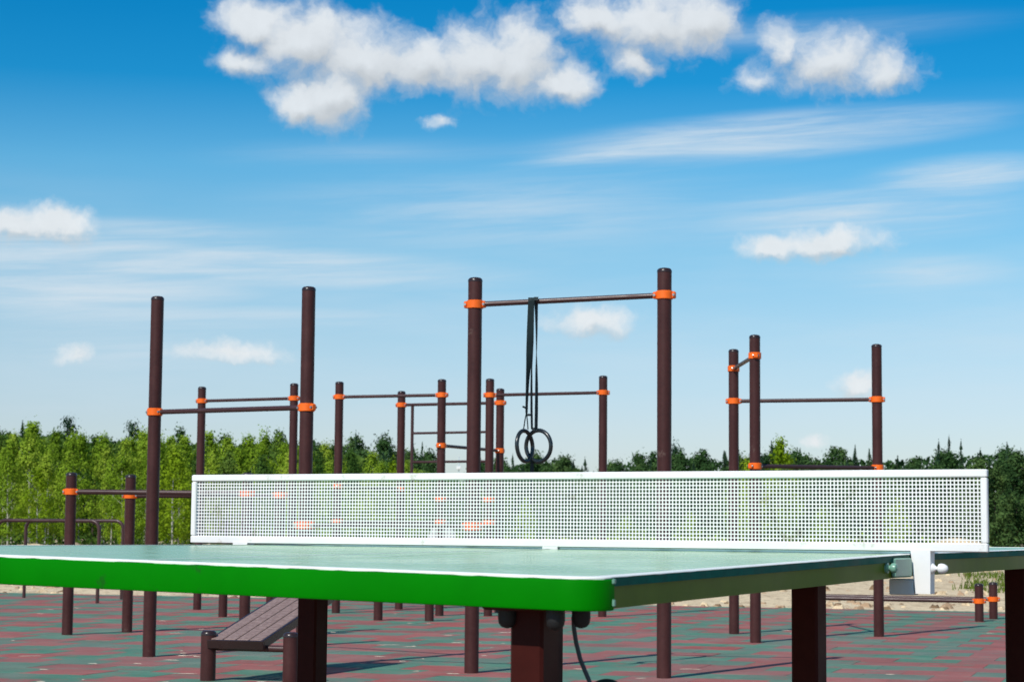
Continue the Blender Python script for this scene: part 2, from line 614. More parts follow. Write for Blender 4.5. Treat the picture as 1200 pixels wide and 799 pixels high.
def in_view(c):
    if c.y < 10.5:
        return False
    u = 600 + FOC * c.x / c.y
    return -20 < u < 1220


def tile_mesh(mb, c, dz, mi=0, rot=0.0):
    h = TS / 2 - 0.0006
    e = 0.0015
    X = EX * math.cos(rot) + EY * math.sin(rot)
    Y = EY * math.cos(rot) - EX * math.sin(rot)
    rings = []
    for z, hh in ((-0.016, h), (dz - 0.002, h), (dz, h - e)):
        rings.append([c + X * (a * hh) + Y * (b_ * hh) + V((0, 0, z)) for a, b_ in ((-1, -1), (1, -1), (1, 1), (-1, 1))])
    mb.loft(rings, False, True, mi)


vis = sorted([tl for tl in tiles if in_view(tl[0])], key=lambda tl: tl[0].y)
single = set(id(tl) for tl in vis[:300])
proto = {}
RM = [M['rub_red'], M['rub_red_b'], M['rub_green'], M['rub_green_b']]
fieldm = MB()
for tl in tiles:
    c, k = tl
    if id(tl) in single:
        if k not in proto:
            mb = MB()
            tile_mesh(mb, V((0, 0, 0)), 0.0)
            o = mb.build('rubber_tile', RM[k], floor_o, smooth=False, org=V((0, 0, 0)))
            proto[k] = o
        else:
            o = proto[k].copy()
            C.objects.link(o)
        o.location = c + V((0, 0, rng.uniform(-0.001, 0.0006)))
        o.rotation_euler = (rng.uniform(-.002, .002), rng.uniform(-.002, .002), rng.uniform(-.006, .006))
    else:
        tile_mesh(fieldm, c, rng.uniform(-0.001, 0.0006), k)
tag(fieldm.build('rubber_tile_field', RM, floor_o, smooth=False), kind='stuff')

# pale kerb line of sand spilled along the edge and chips of bark and sand on the tiles
chips = MB()
for i in range(90):
    u = rng.uniform(-10, 1210)
    Y = rng.choice([rng.uniform(11.4, 14.5), rng.uniform(12, 18), rng.uniform(12, 22)])
    if u > 560 and rng.random() < 0.55:
        continue
    c = V(((u - 600) / FOC * Y, Y, 0.0015))
    r = rng.uniform(0.004, 0.016)
    st = rng.uniform(1.5, 7.0)
    a0 = rng.uniform(-0.6, 0.5)
    n = 7
    ring0, ring1 = [], []
    for k in range(n):
        a = 2 * PI * k / n
        rr = r * rng.uniform(0.6, 1.25)
        dx_, dy_ = math.cos(a) * rr * st, math.sin(a) * rr
        ring0.append(c + V((dx_ * math.cos(a0) - dy_ * math.sin(a0), dx_ * math.sin(a0) + dy_ * math.cos(a0), 0)))
        ring1.append(c + (ring0[-1] - c) * 0.6 + V((0, 0, rng.uniform(0.001, 0.003))))
    chips.loft([ring0, ring1], False, True)
M['chip'] = paint('dry_sand_and_chips', (0.56, 0.47, 0.37), 0.9, 0.3, 20, 0.2)
tag(chips.build('sand_litter', M['chip'], smooth=False), 'small pale dabs of dry sand and chips scattered on the rubber tiles', 'litter', kind='stuff')


# ------------------------------------------------------------------ sand mounds and gravel heap
def mound(name, label, cat, c, rx, ry, h, mtl, seed, group=None, z0=-0.09):
    r_ = random.Random(seed)
    mb = MB()
    n, k = 26, 8
    rings = []
    ph = [r_.uniform(0, 6.28) for _ in range(6)]
    for i in range(k + 1):
        f = i / k
        ring = []
        for j in range(n):
            a = 2 * PI * j / n
            rad_ = (1 - f) * (1 + 0.16 * math.sin(2 * a + ph[0]) + 0.10 * math.sin(5 * a + ph[1]))
            hh = h * (0.5 - 0.5 * math.cos(PI * f)) * (1 + 0.18 * math.sin(3 * a + ph[2]) * (1 - f)) + r_.uniform(-.03, .03) * h
            ring.append(V((c[0] + rx * rad_ * math.cos(a), c[1] + ry * rad_ * math.sin(a), z0 + max(0, hh) if i else z0)))
        rings.append(ring)
    mb.loft(rings, False, True)
    o = mb.build(name, mtl, None, angle=60, org=V((c[0], c[1], 0)))
    o.location = (c[0], c[1], 0)
    return tag(o, label, cat, group)


def ground_at(px, Y):
    return ((px - 600) / FOC * Y, Y)


mound('sand_mound', 'low sandy mound behind the low bent rails at the left edge', 'mound', ground_at(45, 58), 1.5, 1.2, 0.50, M['sand'], 1)
mound('sand_mound', 'small sand mound peeping out beside the left pole of the parallel bars', 'mound', ground_at(92, 62), 0.5, 0.8, 0.52, M['sand'], 2)
mound('sand_mound', 'sandy mound seen under the left end of the net', 'mound', ground_at(250, 60), 1.3, 1.2, 0.50, M['sand'], 3)
mound('sand_mound', 'wide sand bank behind the right end of the net', 'mound', ground_at(1118, 66), 2.4, 2.0, 0.86, M['sand'], 4)
mound('gravel_heap', 'pale grey gravel heap seen through the middle of the net', 'heap', ground_at(522, 48), 0.85, 0.9, 1.22, M['gravel_heap'], 5)

# ------------------------------------------------------------------ workout equipment
PR = 0.043          # pole radius
RING_H = 0.05


def pole(parent, x, y, top, r=PR):
    mb = MB()
    mb.lathe((x, y, -0.05), (0, 0, 1), [(r, 0), (r, top + 0.05 - 0.028)], 24)
    po = mb.build('pole', M['pole'], parent)
    cb = MB()
    z = top - 0.028
    cb.lathe((x, y, z), (0, 0, 1), [(r + 0.0015, 0), (r + 0.0015, 0.010), (r * 0.93, 0.019), (r * 0.75, 0.0245), (r * 0.4, 0.0275), (r * 0.05, 0.028)], 24)
    cb.build('cap', M['cap'], po)
    return po


def clamp(parent, x, y, z, dirs):
    mb = MB()
    r = PR + 0.008
    mb.lathe((x, y, z - RING_H / 2), (0, 0, 1), [(PR + 0.0005, 0), (r - 0.003, 0), (r, 0.003), (r, RING_H - 0.003), (r - 0.003, RING_H), (PR + 0.0005, RING_H)], 28)
    d = V((dirs[0], dirs[1], 0)).normalized()
    n = V((-d.y, d.x, 0))
    c = V((x, y, z))
    for s in (-1, 1):
        mb.bbox(c + d * (s * (r + 0.006)), 0.022, 0.036, 0.042, d, n, UPZ, 0.005)
    o = mb.build('clamp', M['orange'], parent)
    for s in (-1, 1):
        bb = MB()
        p0_ = c + d * (s * (r + 0.007)) - n * (s * 0)
        bb.lathe(p0_ - n * 0.026, n, [(0.0075, 0), (0.0085, 0.002), (0.0085, 0.050), (0.0075, 0.052)], 8)
        bb.build('bolt', M['bolt'], o)
    return o


def bar(parent, a, b_, r=0.0165, gap=0.052, name='bar'):
    a, b_ = V(a), V(b_)
    d = (b_ - a).normalized()
    mb = MB()
    mb.tube([a + d * gap, b_ - d * gap], r, 14)
    return mb.build(name, M['bar'], parent)


def link(parent, P, a, b_, za, zb=None, r=0.0165):
    zb = za if zb is None else zb
    (xa, ya), (xb, yb) = P[a], P[b_]
    d = (xb - xa, yb - ya)
    clamp(parent, xa, ya, za, d)
    clamp(parent, xb, yb, zb, d)
    bar(parent, (xa, ya, za), (xb, yb, zb), r)


TOP = 2.395
# front row: four tall poles in line
P = dict(a1=(-2.391, 13.72), a2=(-1.281, 12.80), f1=(-0.227, 12.412), f2=(0.905, 12.111))
fr = thing('pull_up_bar_row', 'nearest row of four tall brown poles with orange clamps, carrying the hanging rings', 'pull-up bars', (-0.7, 12.8, 0))
pole(fr, *P['a1'], 2.404)
pole(fr, *P['a2'], 2.368)
pole(fr, *P['f1'], 2.386)
pole(fr, *P['f2'], 2.415)
link(fr, P, 'a1', 'a2', 1.622, 1.606)
link(fr, P, 'a2', 'f1', 0.874)
link(fr, P, 'f1', 'f2', 2.219, 2.251)

# left rear pair
P = dict(p=(-3.304, 21.816), q=(-2.27, 21.34))
lp = thing('pull_up_bar', 'two tall brown poles with one high bar behind the two leftmost front poles', 'pull-up bar', (-2.79, 21.58, 0))
pole(lp, *P['p'], 2.36)
pole(lp, *P['q'], 2.37)
link(lp, P, 'p', 'q', 2.206, 2.211)

# rear complex with the ladder
P = dict(b1=(-1.787, 21.216), b2=(-0.709, 20.788), b3=(-0.220, 20.782), b4=(0.932, 20.806), b5=(-0.120, 21.8), b6=(-1.205, 22.403))
rc = thing('climbing_frame', 'rear brown climbing frame of six poles with a hanging ladder between them', 'climbing frame', (-0.5, 21.4, 0))
for k, tp in dict(b1=2.383, b2=2.385, b3=2.394, b4=2.436, b5=2.366, b6=2.371).items():
    pole(rc, *P[k], tp)
link(rc, P, 'b1', 'b2', 2.222)
link(rc, P, 'b3', 'b4', 2.225, 2.262)
link(rc, P, 'b6', 'b5', 2.217, 2.211)
link(rc, P, 'b2', 'b5', 1.709, 1.702)
link(rc, P, 'b2', 'b3', 1.169)
link(rc, P, 'b1', 'b2', 0.935)
link(rc, P, 'b1', 'b6', 1.30)
clamp(rc, *P['b3'], 0.937, (1, -0.2))
A, B = V((*P['b6'], 0)), V((*P['b5'], 0))
dl = (B - A).normalized()
L = (B - A).length
for s in (0.115, 0.90):
    mb = MB()
    c = A + dl * (s * L)
    mb.tube([c + V((0, 0, 1.0)), c + V((0, 0, 2.20))], 0.017, 10)
    mb.build('ladder_rail', M['bar'], rc)
for z in (1.905, 1.592, 1.28, 1.02):
    mb = MB()
    mb.tube([A + dl * (0.115 * L + .01) + V((0, 0, z)), A + dl * (0.90 * L - .01) + V((0, 0, z))], 0.0135, 10)
    mb.build('rung', M['bar'], rc)

# right triangle frame
P = dict(c1=(1.900, 17.485), c2=(1.921, 16.138), c3=(3.084, 17.251))
tf = thing('exercise_station', 'three tall brown poles on the right joined in a triangle by stepped bars', 'pull-up frame', (2.3, 16.95, 0))
pole(tf, *P['c1'], 2.418)
pole(tf, *P['c2'], 2.412)
pole(tf, *P['c3'], 2.450)
link(tf, P, 'c1', 'c2', 2.249, 2.244)
link(tf, P, 'c1', 'c3', 1.971, 1.980)
link(tf, P, 'c2', 'c3', 1.374, 1.405)

# shoulder-high parallel bars on the left
P = dict(p1=(-3.519, 16.437), p2=(-3.134, 16.922), p3=(-2.065, 16.08), p4=(-1.868, 16.643))
pb = thing('parallel_bars', 'chest-high brown parallel bars on four short poles at the left', 'parallel bars', (-2.65, 16.5, 0))
for k in P:
    pole(pb, *P[k], 1.289)
link(pb, P, 'p1', 'p3', 1.134, 1.126, 0.021)
link(pb, P, 'p2', 'p4', 1.115, 1.124, 0.021)

# low parallel bars on the right, low push-up stands under the table top
P = dict(t1=(4.646, 20.425), t2=(4.941, 21.085), t3=(3.00, 20.93), t4=(3.17, 21.63))
lb = thing('low_parallel_bars', 'knee-high brown push-up bars between short capped posts at the right edge', 'push-up bars', (4.07, 20.98, 0))
for k in P:
    pole(lb, *P[k], 0.375)
link(lb, P, 't3', 't1', 0.205, 0.201, 0.021)
link(lb, P, 't4', 't2', 0.205, 0.201, 0.021)
P = dict(q1=(-2.787, 20.054), q2=(-2.314, 19.95))
s1 = thing('push_up_stand', 'short pair of brown posts with a low bar behind the left parallel bars', 'push-up stand', (-2.55, 20.0, 0))
for k in P:
    pole(s1, *P[k], 0.375)
link(s1, P, 'q1', 'q2', 0.26, 0.26, 0.021)
P = dict(q1=(-1.248, 19.577), q2=(-0.759, 19.484))
s2 = thing('push_up_stand', 'short pair of brown posts with low bar, seen under the middle of the table', 'push-up stand', (-1.0, 19.5, 0))
for k in P:
    pole(s2, *P[k], 0.375)
link(s2, P, 'q1', 'q2', 0.26, 0.26, 0.021)


# two bent dip rails at the far left
def dip_rail(a, b_, z, label):
    a, b_ = V(a), V(b_)
    d = (b_ - a).normalized()
    o = thing('dip_rail', label, 'dip rail', ((a.x + b_.x) / 2, (a.y + b_.y) / 2, 0), 'bent pipe dip rails at the far left')
    R = 0.10
    path = [a + V((0, 0, z - R))]
    for i in range(1, 7):
        t_ = i / 6 * PI / 2
        path.append(a + d * (R - R * math.cos(t_)) + V((0, 0, z - R + R * math.sin(t_))))
    for i in range(0, 7):
        t_ = i / 6 * PI / 2
        path.append(b_ - d * (R - R * math.sin(t_)) + V((0, 0, z - R + R * math.cos(t_))))
    mb = MB()
    mb.tube(path, 0.021, 12, up=d.cross(UPZ))
    mb.build('rail', M['bar'], o)
    for q_ in (a, b_):
        mb = MB()
        mb.tube([q_ + V((0, 0, -0.05)), q_ + V((0, 0, z - R))], 0.021, 12)
        mb.build('leg', M['bar'], o)


dip_rail((-5.914, 25.111, 0), (-4.66, 24.76, 0), 0.938, 'farther bent brown pipe rail, the one ending just left of the second parallel-bar pole')
dip_rail((-5.95, 23.85, 0), (-4.687, 23.446, 0), 0.930, 'nearer bent brown pipe rail running out of the left edge of the picture')

# ------------------------------------------------------------------ gymnastic rings hung from the front bar
bx = lambda px, py, Y=12.27: at(px, py, Y)


def strap(parent, pts, wdt=0.038, th=0.003, wdir=V((0.6, 0.8, 0))):
    mb = MB()
    wd = wdir.normalized()
    rings = []
    P_ = [V(p) for p in pts]
    for i, p in enumerate(P_):
        d = (P_[min(i + 1, len(P_) - 1)] - P_[max(i - 1, 0)]).normalized()
        n = d.cross(wd).normalized()
        ww = wdt / 2
        rings.append([p - wd * ww - n * th, p + wd * ww - n * th, p + wd * ww + n * th, p - wd * ww + n * th])
    mb.loft(rings)
    return mb.build('strap', M['strap'], parent)


def gym_ring(parent, c, R, r, axis):
    x, y, d = basis(V(axis))
    mb = MB()
    n = 40
    mb.tube([V(c) + x * (R * math.cos(2 * PI * i / n)) + y * (R * math.sin(2 * PI * i / n)) for i in range(n)], r, 12, closed=True, up=d)
    return mb.build('ring', M['ring'], parent)


bard = (V((0.905, 12.111, 2.251)) - V((-0.227, 12.412, 2.219))).normalized()
barp = lambda px: at(px, 353.5, 12.33)
tl_ = V((0.115, 12.32, 2.228))
g1 = thing('gymnastic_ring', 'black exercise ring with two straps, left one of the pair, seen nearly edge on', 'gymnastic ring', tl_, 'black exercise rings hanging from the front bar')
off_n = V((0.26, 0.965, 0)) * 0.021
c1 = at(615.0, 522.5, 12.28)


def webbing(parent, rows, Y, W=0.036, th=0.0013):
    """a strap of constant width W that turns about its own length; rows: (px, py, apparent width in photo pixels)"""
    mb_ = MB()
    rings = []
    for px, py, wp in rows:
        p_ = at(px, py, Y)
        c_ = max(0.06, min(1.0, wp * Y / FOC / W))
        s_ = math.sqrt(max(0.0, 1 - c_ * c_))
        wd, nn = V((c_, s_, 0)), V((-s_, c_, 0))
        rings.append([p_ - wd * (W / 2) - nn * th, p_ + wd * (W / 2) - nn * th, p_ + wd * (W / 2) + nn * th, p_ - wd * (W / 2) + nn * th])
    mb_.loft(rings)
    return mb_.build('strap', M['strap'], parent)


webbing(g1, [(622.3, 352.5, 7), (621.6, 370, 7), (620.8, 390, 7), (620.0, 412, 6.6), (619.3, 430, 5.4), (618.3, 446, 3.8), (617.4, 468, 2.8), (617.0, 484, 2.4)], 12.27)
webbing(g1, [(622.6, 352.5, 7), (622.8, 400, 5.0), (623.0, 430, 1.4), (622.8, 452, 2.2), (622.9, 480, 2.4), (623.4, 503, 2.2)], 12.33)
over = [at(622.4, 353.2, 12.315) + V((0, -0.020 * math.cos(a), 0.020 * math.sin(a) + 0.001)) for a in [PI * i / 8 for i in range(9)]]
strap(g1, over, 0.036, wdir=V((1, -0.25, 0)))
for rows in ([(617, 483, 0.9), (615.2, 492, 0.9), (613.4, 504, 0.9)], [(617, 483, 0.9), (617.9, 492, 0.9), (618.8, 503, 0.9)]):
    webbing(g1, rows, 12.27, 0.006, 0.002)
gym_ring(g1, c1, 0.092, 0.0125, (0.86, -0.52, 0.06))
mb = MB()
mb.bbox(at(619.8, 486, 12.28), 0.020, 0.014, 0.014, bev=0.003)
mb.build('buckle', M['ring'], g1)
mb = MB()
mb.tube([at(617.5, 479, 12.26), at(614.5, 477, 12.25), at(612.2, 476, 12.25)], 0.006, 6)
mb.build('strap_end', M['strap'], g1)
g2 = thing('gymnastic_ring', 'black exercise ring with two straps, right one of the pair, seen more from the front', 'gymnastic ring', tl_ + V((0.05, 0, 0)), 'black exercise rings hanging from the front bar')
c2 = at(631.0, 522.5, 12.30)
webbing(g2, [(628.2, 352.0, 4.5), (628.6, 370, 3.0), (628.8, 392, 1.8), (628.7, 414, 0.5), (628.7, 432, 2.2), (628.8, 455, 3.2), (628.6, 480, 3.5), (628.2, 503, 3.5)], 12.30)
over = [at(628.3, 352.6, 12.30) + V((0, -0.020 * math.cos(a), 0.020 * math.sin(a) + 0.001)) for a in [PI * i / 8 for i in range(9)]]
strap(g2, over, 0.026, wdir=V((1, -0.25, 0)))
gym_ring(g2, c2, 0.094, 0.0125, (0.62, 0.78, 0.02))
mb = MB()
mb.bbox(at(625.5, 503, 12.31), 0.022, 0.016, 0.022, bev=0.003)
mb.build('buckle', M['ring'], g2)
webbing(g2, [(623.5, 536, 3.2), (623.4, 553, 4.5), (623.0, 590, 3.5)], 12.32)

# ------------------------------------------------------------------ incline bench
bn_ = thing('incline_bench', 'low slatted brown sit-up bench sloping up behind the left table leg', 'bench', (-1.35, 12.0, 0))
s_a, s_b = V((-1.689, 11.604, 0)), V((-1.212, 11.462, 0))
for q_ in (s_a, s_b):
    pole(bn_, q_.x, q_.y, 0.28)
wv = (s_b - s_a).normalized()
hv = V((-wv.y, wv.x, 0))
INC = math.radians(12.5)
dv = hv * math.cos(INC) + UPZ * math.sin(INC)
nv = -hv * math.sin(INC) + UPZ * math.cos(INC)
n0 = at(247, 748, 11.56)
mb = MB()
mb.tube([s_a + wv * PR + V((0, 0, 0.185)) + hv * 0.02, s_b - wv * PR + V((0, 0, 0.185)) + hv * 0.02], 0.019, 12)
mb.build('crossbar', M['bar'], bn_)
BW, BL = 0.305, 1.42
mb = MB()
fw = 0.035
for s in (-0.009, BW + 0.009):
    mb.bbox(n0 + wv * s + dv * (BL / 2) - nv * 0.027, 0.016, BL, 0.050, wv, dv, nv, 0.003)
mb.bbox(n0 + wv * (BW / 2) - dv * 0.010 - nv * 0.027, BW + 0.034, 0.016, 0.050, wv, dv, nv, 0.003)
for s in (0.25, 0.75):
    mb.bbox(n0 + wv * (BW / 2) + dv * (BL * s) - nv * 0.036, BW + 0.001, 0.04, 0.028, wv, dv, nv, 0.003)
mb.build('bench_frame', M['cap'], bn_)
pw = (BW - 3 * 0.008) / 4
for i in range(4):
    mb = MB()
    mb.bbox(n0 + wv * (pw / 2 + i * (pw + 0.008)) + dv * (BL / 2) - nv * 0.010, pw, BL, 0.02, wv, dv, nv, 0.003)
    mb.build('plank', M['plank'], bn_)
q_ = n0 + wv * 0.125 + dv * (BL - 0.10)
pole(bn_, q_.x, q_.y, q_.z - 0.055)

# ------------------------------------------------------------------ tennis table
TH = 0.4911
TC = V((0.7587, 3.8911, 0))
TU = V((math.sin(TH), math.cos(TH), 0))           # along the table, away
TV = V((-math.cos(TH), math.sin(TH), 0))          # across the table, to the left
HL, TW, TN = 1.373, 1.525, 0.042


def ztop(a, b_):
    if a < 0:
        f = -a / HL
        z0_, z1_ = 0.8055 + 0.0015 * b_ / TW, 0.7815 + 0.0255 * b_ / TW
    else:
        f = a / HL
        z0_, z1_ = 0.8055 + 0.0015 * b_ / TW, 0.813 - 0.004 * b_ / TW
    return z0_ * (1 - f) + z1_ * f


def T(a, b_, h=0.0):
    p = TC + TU * a + TV * b_
    return V((p.x, p.y, ztop(a, b_) + h))


tt = thing('tennis_table', 'green outdoor table tennis table with white lines, filling the foreground', 'tennis table', TC)


def outline(sgn, inset, rc, seg=7):
    # outline of one half, counter-clockwise seen from above; a in [e, HL] times sgn
    e0 = 0.010
    A0, A1, B0, B1 = e0 + inset, HL - inset, inset, TW - inset
    pts = []
    corners = [(A0, B0, 0.006), (A1, B0, rc), (A1, B1, rc), (A0, B1, 0.006)]
    for k, (a, b_, r) in enumerate(corners):
        sa = 1 if a == A0 else -1
        sb = 1 if b_ == B0 else -1
        ca, cb_ = a + sa * r, b_ + sb * r
        arc = []
        for i in range(seg + 1):
            th = i / seg * PI / 2
            if k == 0:
                ang = PI * 1.0 + th
            elif k == 1:
                ang = PI * 1.5 + th
            elif k == 2:
                ang = th
            else:
                ang = PI * 0.5 + th
            arc.append((ca + r * math.cos(ang), cb_ + r * math.sin(ang)))
        pts += arc
    pts = [(a * sgn, b_) for a, b_ in pts]
    return pts


def slab_rings(pts, hs):
    return [[T(a, b_, h) for a, b_ in pts] for h in hs]


half_tops = []
for sgn in (-1, 1):
    o_pts = outline(sgn, 0.0, 0.050)
    i_pts = outline(sgn, 0.0012, 0.049)
    # board with a grid top so that it follows the slight sag
    mb = MB()
    NAg, NBg = 14, 14
    side = [[T(a, b_, -0.0125) for a, b_ in o_pts], [T(a, b_, -0.001) for a, b_ in o_pts], [T(a, b_, 0) for a, b_ in i_pts]]
    fl = sgn > 0
    mb.loft(side, False, True, 0)
    top = mb.build('top_board', [M['top'], M['edge']], tt, angle=30)
    me = top.data
    mi = [0 if abs(p.normal.z) > 0.6 else 1 for p in me.polygons]
    me.polygons.foreach_set('material_index', mi)
    half_tops.append(top)
    # white lines, 0.7 mm proud
    lines = [((0.012, 0.0035), (HL - 0.004, 0.0215)), ((0.012, TW - 0.0215), (HL - 0.004, TW - 0.0035)), ((HL - 0.0215, 0.0225), (HL - 0.0035, TW - 0.0225)), ((0.012, TW / 2 - 0.003), (HL - 0.0225, TW / 2 + 0.003))]
    for (a0, b0), (a1, b1) in lines:
        lm = MB()
        if (a1 - a0) > (b1 - b0):
            N = 16
            segs = [(a0 + (a1 - a0) * i / N, b0, a0 + (a1 - a0) * i / N, b1) for i in range(N + 1)]
        else:
            N = 16
            segs = [(a0, b0 + (b1 - b0) * i / N, a1, b0 + (b1 - b0) * i / N) for i in range(N + 1)]
        # leave the corner radius clear
        rings = []
        for (p_a, p_b, q_a, q_b) in segs:
            if a1 - a0 > b1 - b0:
                p_a = q_a = min(p_a, HL - 0.045) if (b0 < 0.1 or b1 > TW - 0.1) else p_a
            else:
                p_b = q_b = min(max(p_b, 0.045), TW - 0.045)
            rings.append([T(sgn * p_a, p_b, 0.0002), T(sgn * q_a, q_b, 0.0002), T(sgn * q_a, q_b, 0.0008), T(sgn * p_a, p_b, 0.0008)])
        lm.loft(rings)
        lm.build('line', M['line'], top, smooth=False)
    # corner arcs of the white border
    for bb_ in (0, 1):
        lm = MB()
        rings = []
        for i in range(9):
            th = i / 8 * PI / 2
            row = []
            for r in (0.0465, 0.0285):
                a = HL - 0.050 + r * math.sin(th)
                b_ = 0.050 - r * math.cos(th)
                if bb_:
                    b_ = TW - b_
                row.append((a, b_))
            rings.append([T(sgn * row[0][0], row[0][1], 0.0003), T(sgn * row[1][0], row[1][1], 0.0003), T(sgn * row[1][0], row[1][1], 0.0009), T(sgn * row[0][0], row[0][1], 0.0009)])
        lm.loft(rings)
        lm.build('line', M['line'], top, smooth=False)
    # side rails of the steel frame under the board
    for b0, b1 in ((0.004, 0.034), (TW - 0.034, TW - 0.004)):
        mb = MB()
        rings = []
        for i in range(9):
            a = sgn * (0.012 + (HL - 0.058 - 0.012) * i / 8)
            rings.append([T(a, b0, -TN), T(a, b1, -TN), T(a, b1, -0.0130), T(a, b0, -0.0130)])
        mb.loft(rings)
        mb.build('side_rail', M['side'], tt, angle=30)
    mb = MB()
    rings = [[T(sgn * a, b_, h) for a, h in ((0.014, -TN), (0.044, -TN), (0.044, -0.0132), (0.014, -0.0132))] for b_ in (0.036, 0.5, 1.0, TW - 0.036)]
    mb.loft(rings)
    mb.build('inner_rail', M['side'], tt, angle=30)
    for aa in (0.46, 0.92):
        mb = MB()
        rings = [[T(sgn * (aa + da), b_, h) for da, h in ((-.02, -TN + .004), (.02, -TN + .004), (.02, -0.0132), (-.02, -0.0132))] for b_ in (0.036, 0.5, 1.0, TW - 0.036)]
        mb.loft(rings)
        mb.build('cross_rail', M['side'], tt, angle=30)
    # bright green end band wrapping the rounded corners
    RC = 0.050
    path = []
    for i in range(11):
        th = i / 10 * PI / 2
        path.append((HL - RC + RC * math.sin(th), RC - RC * math.cos(th), math.sin(th), -math.cos(th)))
    for i in range(1, 10):
        path.append((HL, RC + (TW - 2 * RC) * i / 10, 1, 0))
    for i in range(11):
        th = i / 10 * PI / 2
        path.append((HL - RC + RC * math.cos(th), TW - RC + RC * math.sin(th), math.cos(th), math.sin(th)))
    mb = MB()
    prof = [(-0.002, -0.0028), (0.0018, -0.0028), (0.0032, -0.0040), (0.0036, -0.008), (0.0036, -TN + 0.004), (0.0024, -TN - 0.001), (0.0, -TN - 0.002), (-0.020, -TN - 0.002), (-0.020, -TN + 0.001), (-0.002, -TN + 0.001)]
    rings = [[T(sgn * (a + na * pr), b_ + nb * pr, h) for pr, h in prof] for a, b_, na, nb in path]
    mb.loft(rings)
    mb.build('end_band', M['green'], tt, angle=40)

    # worn white paint that wraps over the rounded edge of the board
    lr = random.Random(40 + sgn)
    pts_ = [(HL - RC + RC * math.sin(i / 10 * PI / 2), RC - RC * math.cos(i / 10 * PI / 2), math.sin(i / 10 * PI / 2), -math.cos(i / 10 * PI / 2)) for i in range(11)]
    full = [(0.012 + (HL - RC - 0.012) * i / 60, 0.0, 0.0, -1.0) for i in range(60)] + pts_ + [(HL, RC + (TW - 2 * RC) * i / 70, 1.0, 0.0) for i in range(1, 70)]
    full += [(HL - RC + RC * math.cos(i / 10 * PI / 2), TW - RC + RC * math.sin(i / 10 * PI / 2), math.cos(i / 10 * PI / 2), math.sin(i / 10 * PI / 2)) for i in range(11)]
    full += [(HL - RC - (HL - RC - 0.012) * i / 60, TW, 0.0, 1.0) for i in range(1, 61)]
    mb = MB()
    rings = []
    for a, b_, na, nb in full:
        dr = -0.0019 - abs(lr.gauss(0, 0.0006)) - (0.0012 if lr.random() < 0.10 else 0)
        if abs(nb) > 0.99:
            dr = -0.0006 - abs(lr.gauss(0, 0.0003))
        rings.append([T(sgn * (a + na * pr), b_ + nb * pr, h) for pr, h in ((-0.004, 0.0003), (-0.004, 0.0010), (-0.0004, 0.0009), (0.0009, 0.0000), (0.0012, max(-0.0014, dr + .0004)), (0.0010, dr), (0.0002, dr))])
    mb.loft(rings)
    mb.build('edge_line', M['line'], top, angle=60)

# ends of the bands: a bright bent clip at the near right corner
mb = MB()
mb.bbox(T(-HL + 0.047, -0.0042, -0.0055), 0.008, 0.004, 0.008, TU, TV, UPZ, 0.0015)
mb.bbox(T(-HL + 0.047, -0.0042, -0.034), 0.007, 0.004, 0.010, TU, TV, UPZ, 0.0015)
mb.build('corner_clip', M['pale_green'], tt)
# pale corner bracket beside the net
mb = MB()
mb.bbox(T(-0.0645, -0.0005, -0.0235), 0.105, 0.0085, 0.0365, TU, TV, UPZ, 0.003)
mb.build('corner_bracket', M['pale_green'], tt)
mb = MB()
mb.lathe(T(-0.145, 0.004, -0.022), -TV, [(0.010, 0), (0.010, 0.004), (0.005, 0.006), (0.005, 0.009), (0.0085, 0.011), (0.0095, 0.015), (0.008, 0.020), (0.003, 0.022)], 14)
mb.build('bolt', M['pale_green'], tt)

# legs
LEGS = [(-1.293, .130), (-.235, .12), (1.25, .12), (.075, 1.40), (1.25, 1.40), (-1.29, 1.40)]
for a, b_ in LEGS:
    c = TC + TU * a + TV * b_
    zt = ztop(a, b_) - TN + 0.002
    mb = MB()
    mb.bbox(V((c.x, c.y, (zt - 0.02) / 2)), 0.050, 0.052, zt + 0.02, TV, TU, UPZ, 0.004)
    lg = mb.build('leg', M['leg'], tt)
    mb = MB()
    mb.bbox(V((c.x, c.y, zt - 0.006)), 0.11, 0.105, 0.007, TV, TU, UPZ, 0.003)
    mb.build('mounting_plate', M['leg'], lg)
    mb = MB()
    mb.bbox(V((c.x, c.y, 0.006)), 0.13, 0.13, 0.010, TV, TU, UPZ, 0.003)
    mb.build('foot_plate', M['leg'], lg)
for px, py, Y in ((594.5, 717, 2.80), (651, 719, 2.735), (681, 717, 2.80)):
    q_ = at(px, py, Y)
    mb = MB()
    mb.lathe(q_ + V((0, 0, 0.008)), (0, 0, -1), [(0.005, 0), (0.0125, 0.001), (0.0128, 0.016), (0.0115, 0.023), (0.008, 0.0275), (0.002, 0.0295)], 18)
    mb.build('cap_nut', M['rubber_black'], tt)

# ------------------------------------------------------------------ net
nt = thing('table_net', 'white steel net with square holes clamped across the green table', 'net', TC)
WL, WR, NH, ZB = 1.683, 0.147, 0.1544, 0.810


def N_(b_, z, o=0.0):
    p = TC + TV * b_ + TU * o
    return V((p.x, p.y, ZB + z))


FT = 0.0150
mb = MB()
mb.bbox(N_((WL - WR) / 2, NH - FT / 2), WL + WR, 0.013, FT, TV, TU, UPZ, 0.002)
mb.build('top_rail', M['white'], nt)
mb = MB()
mb.bbox(N_((WL - WR) / 2, 0.0085), WL + WR, 0.013, 0.017, TV, TU, UPZ, 0.002)
mb.build('bottom_rail', M['white'], nt)
for b_ in (WL - 0.0065, -WR + 0.0065):
    mb = MB()
    mb.bbox(N_(b_, NH / 2 + 0.0005), 0.0130, 0.0126, NH - FT - 0.017 - 0.0006, TV, TU, UPZ, 0.002)
    mb.build('end_rail', M['white'], nt)
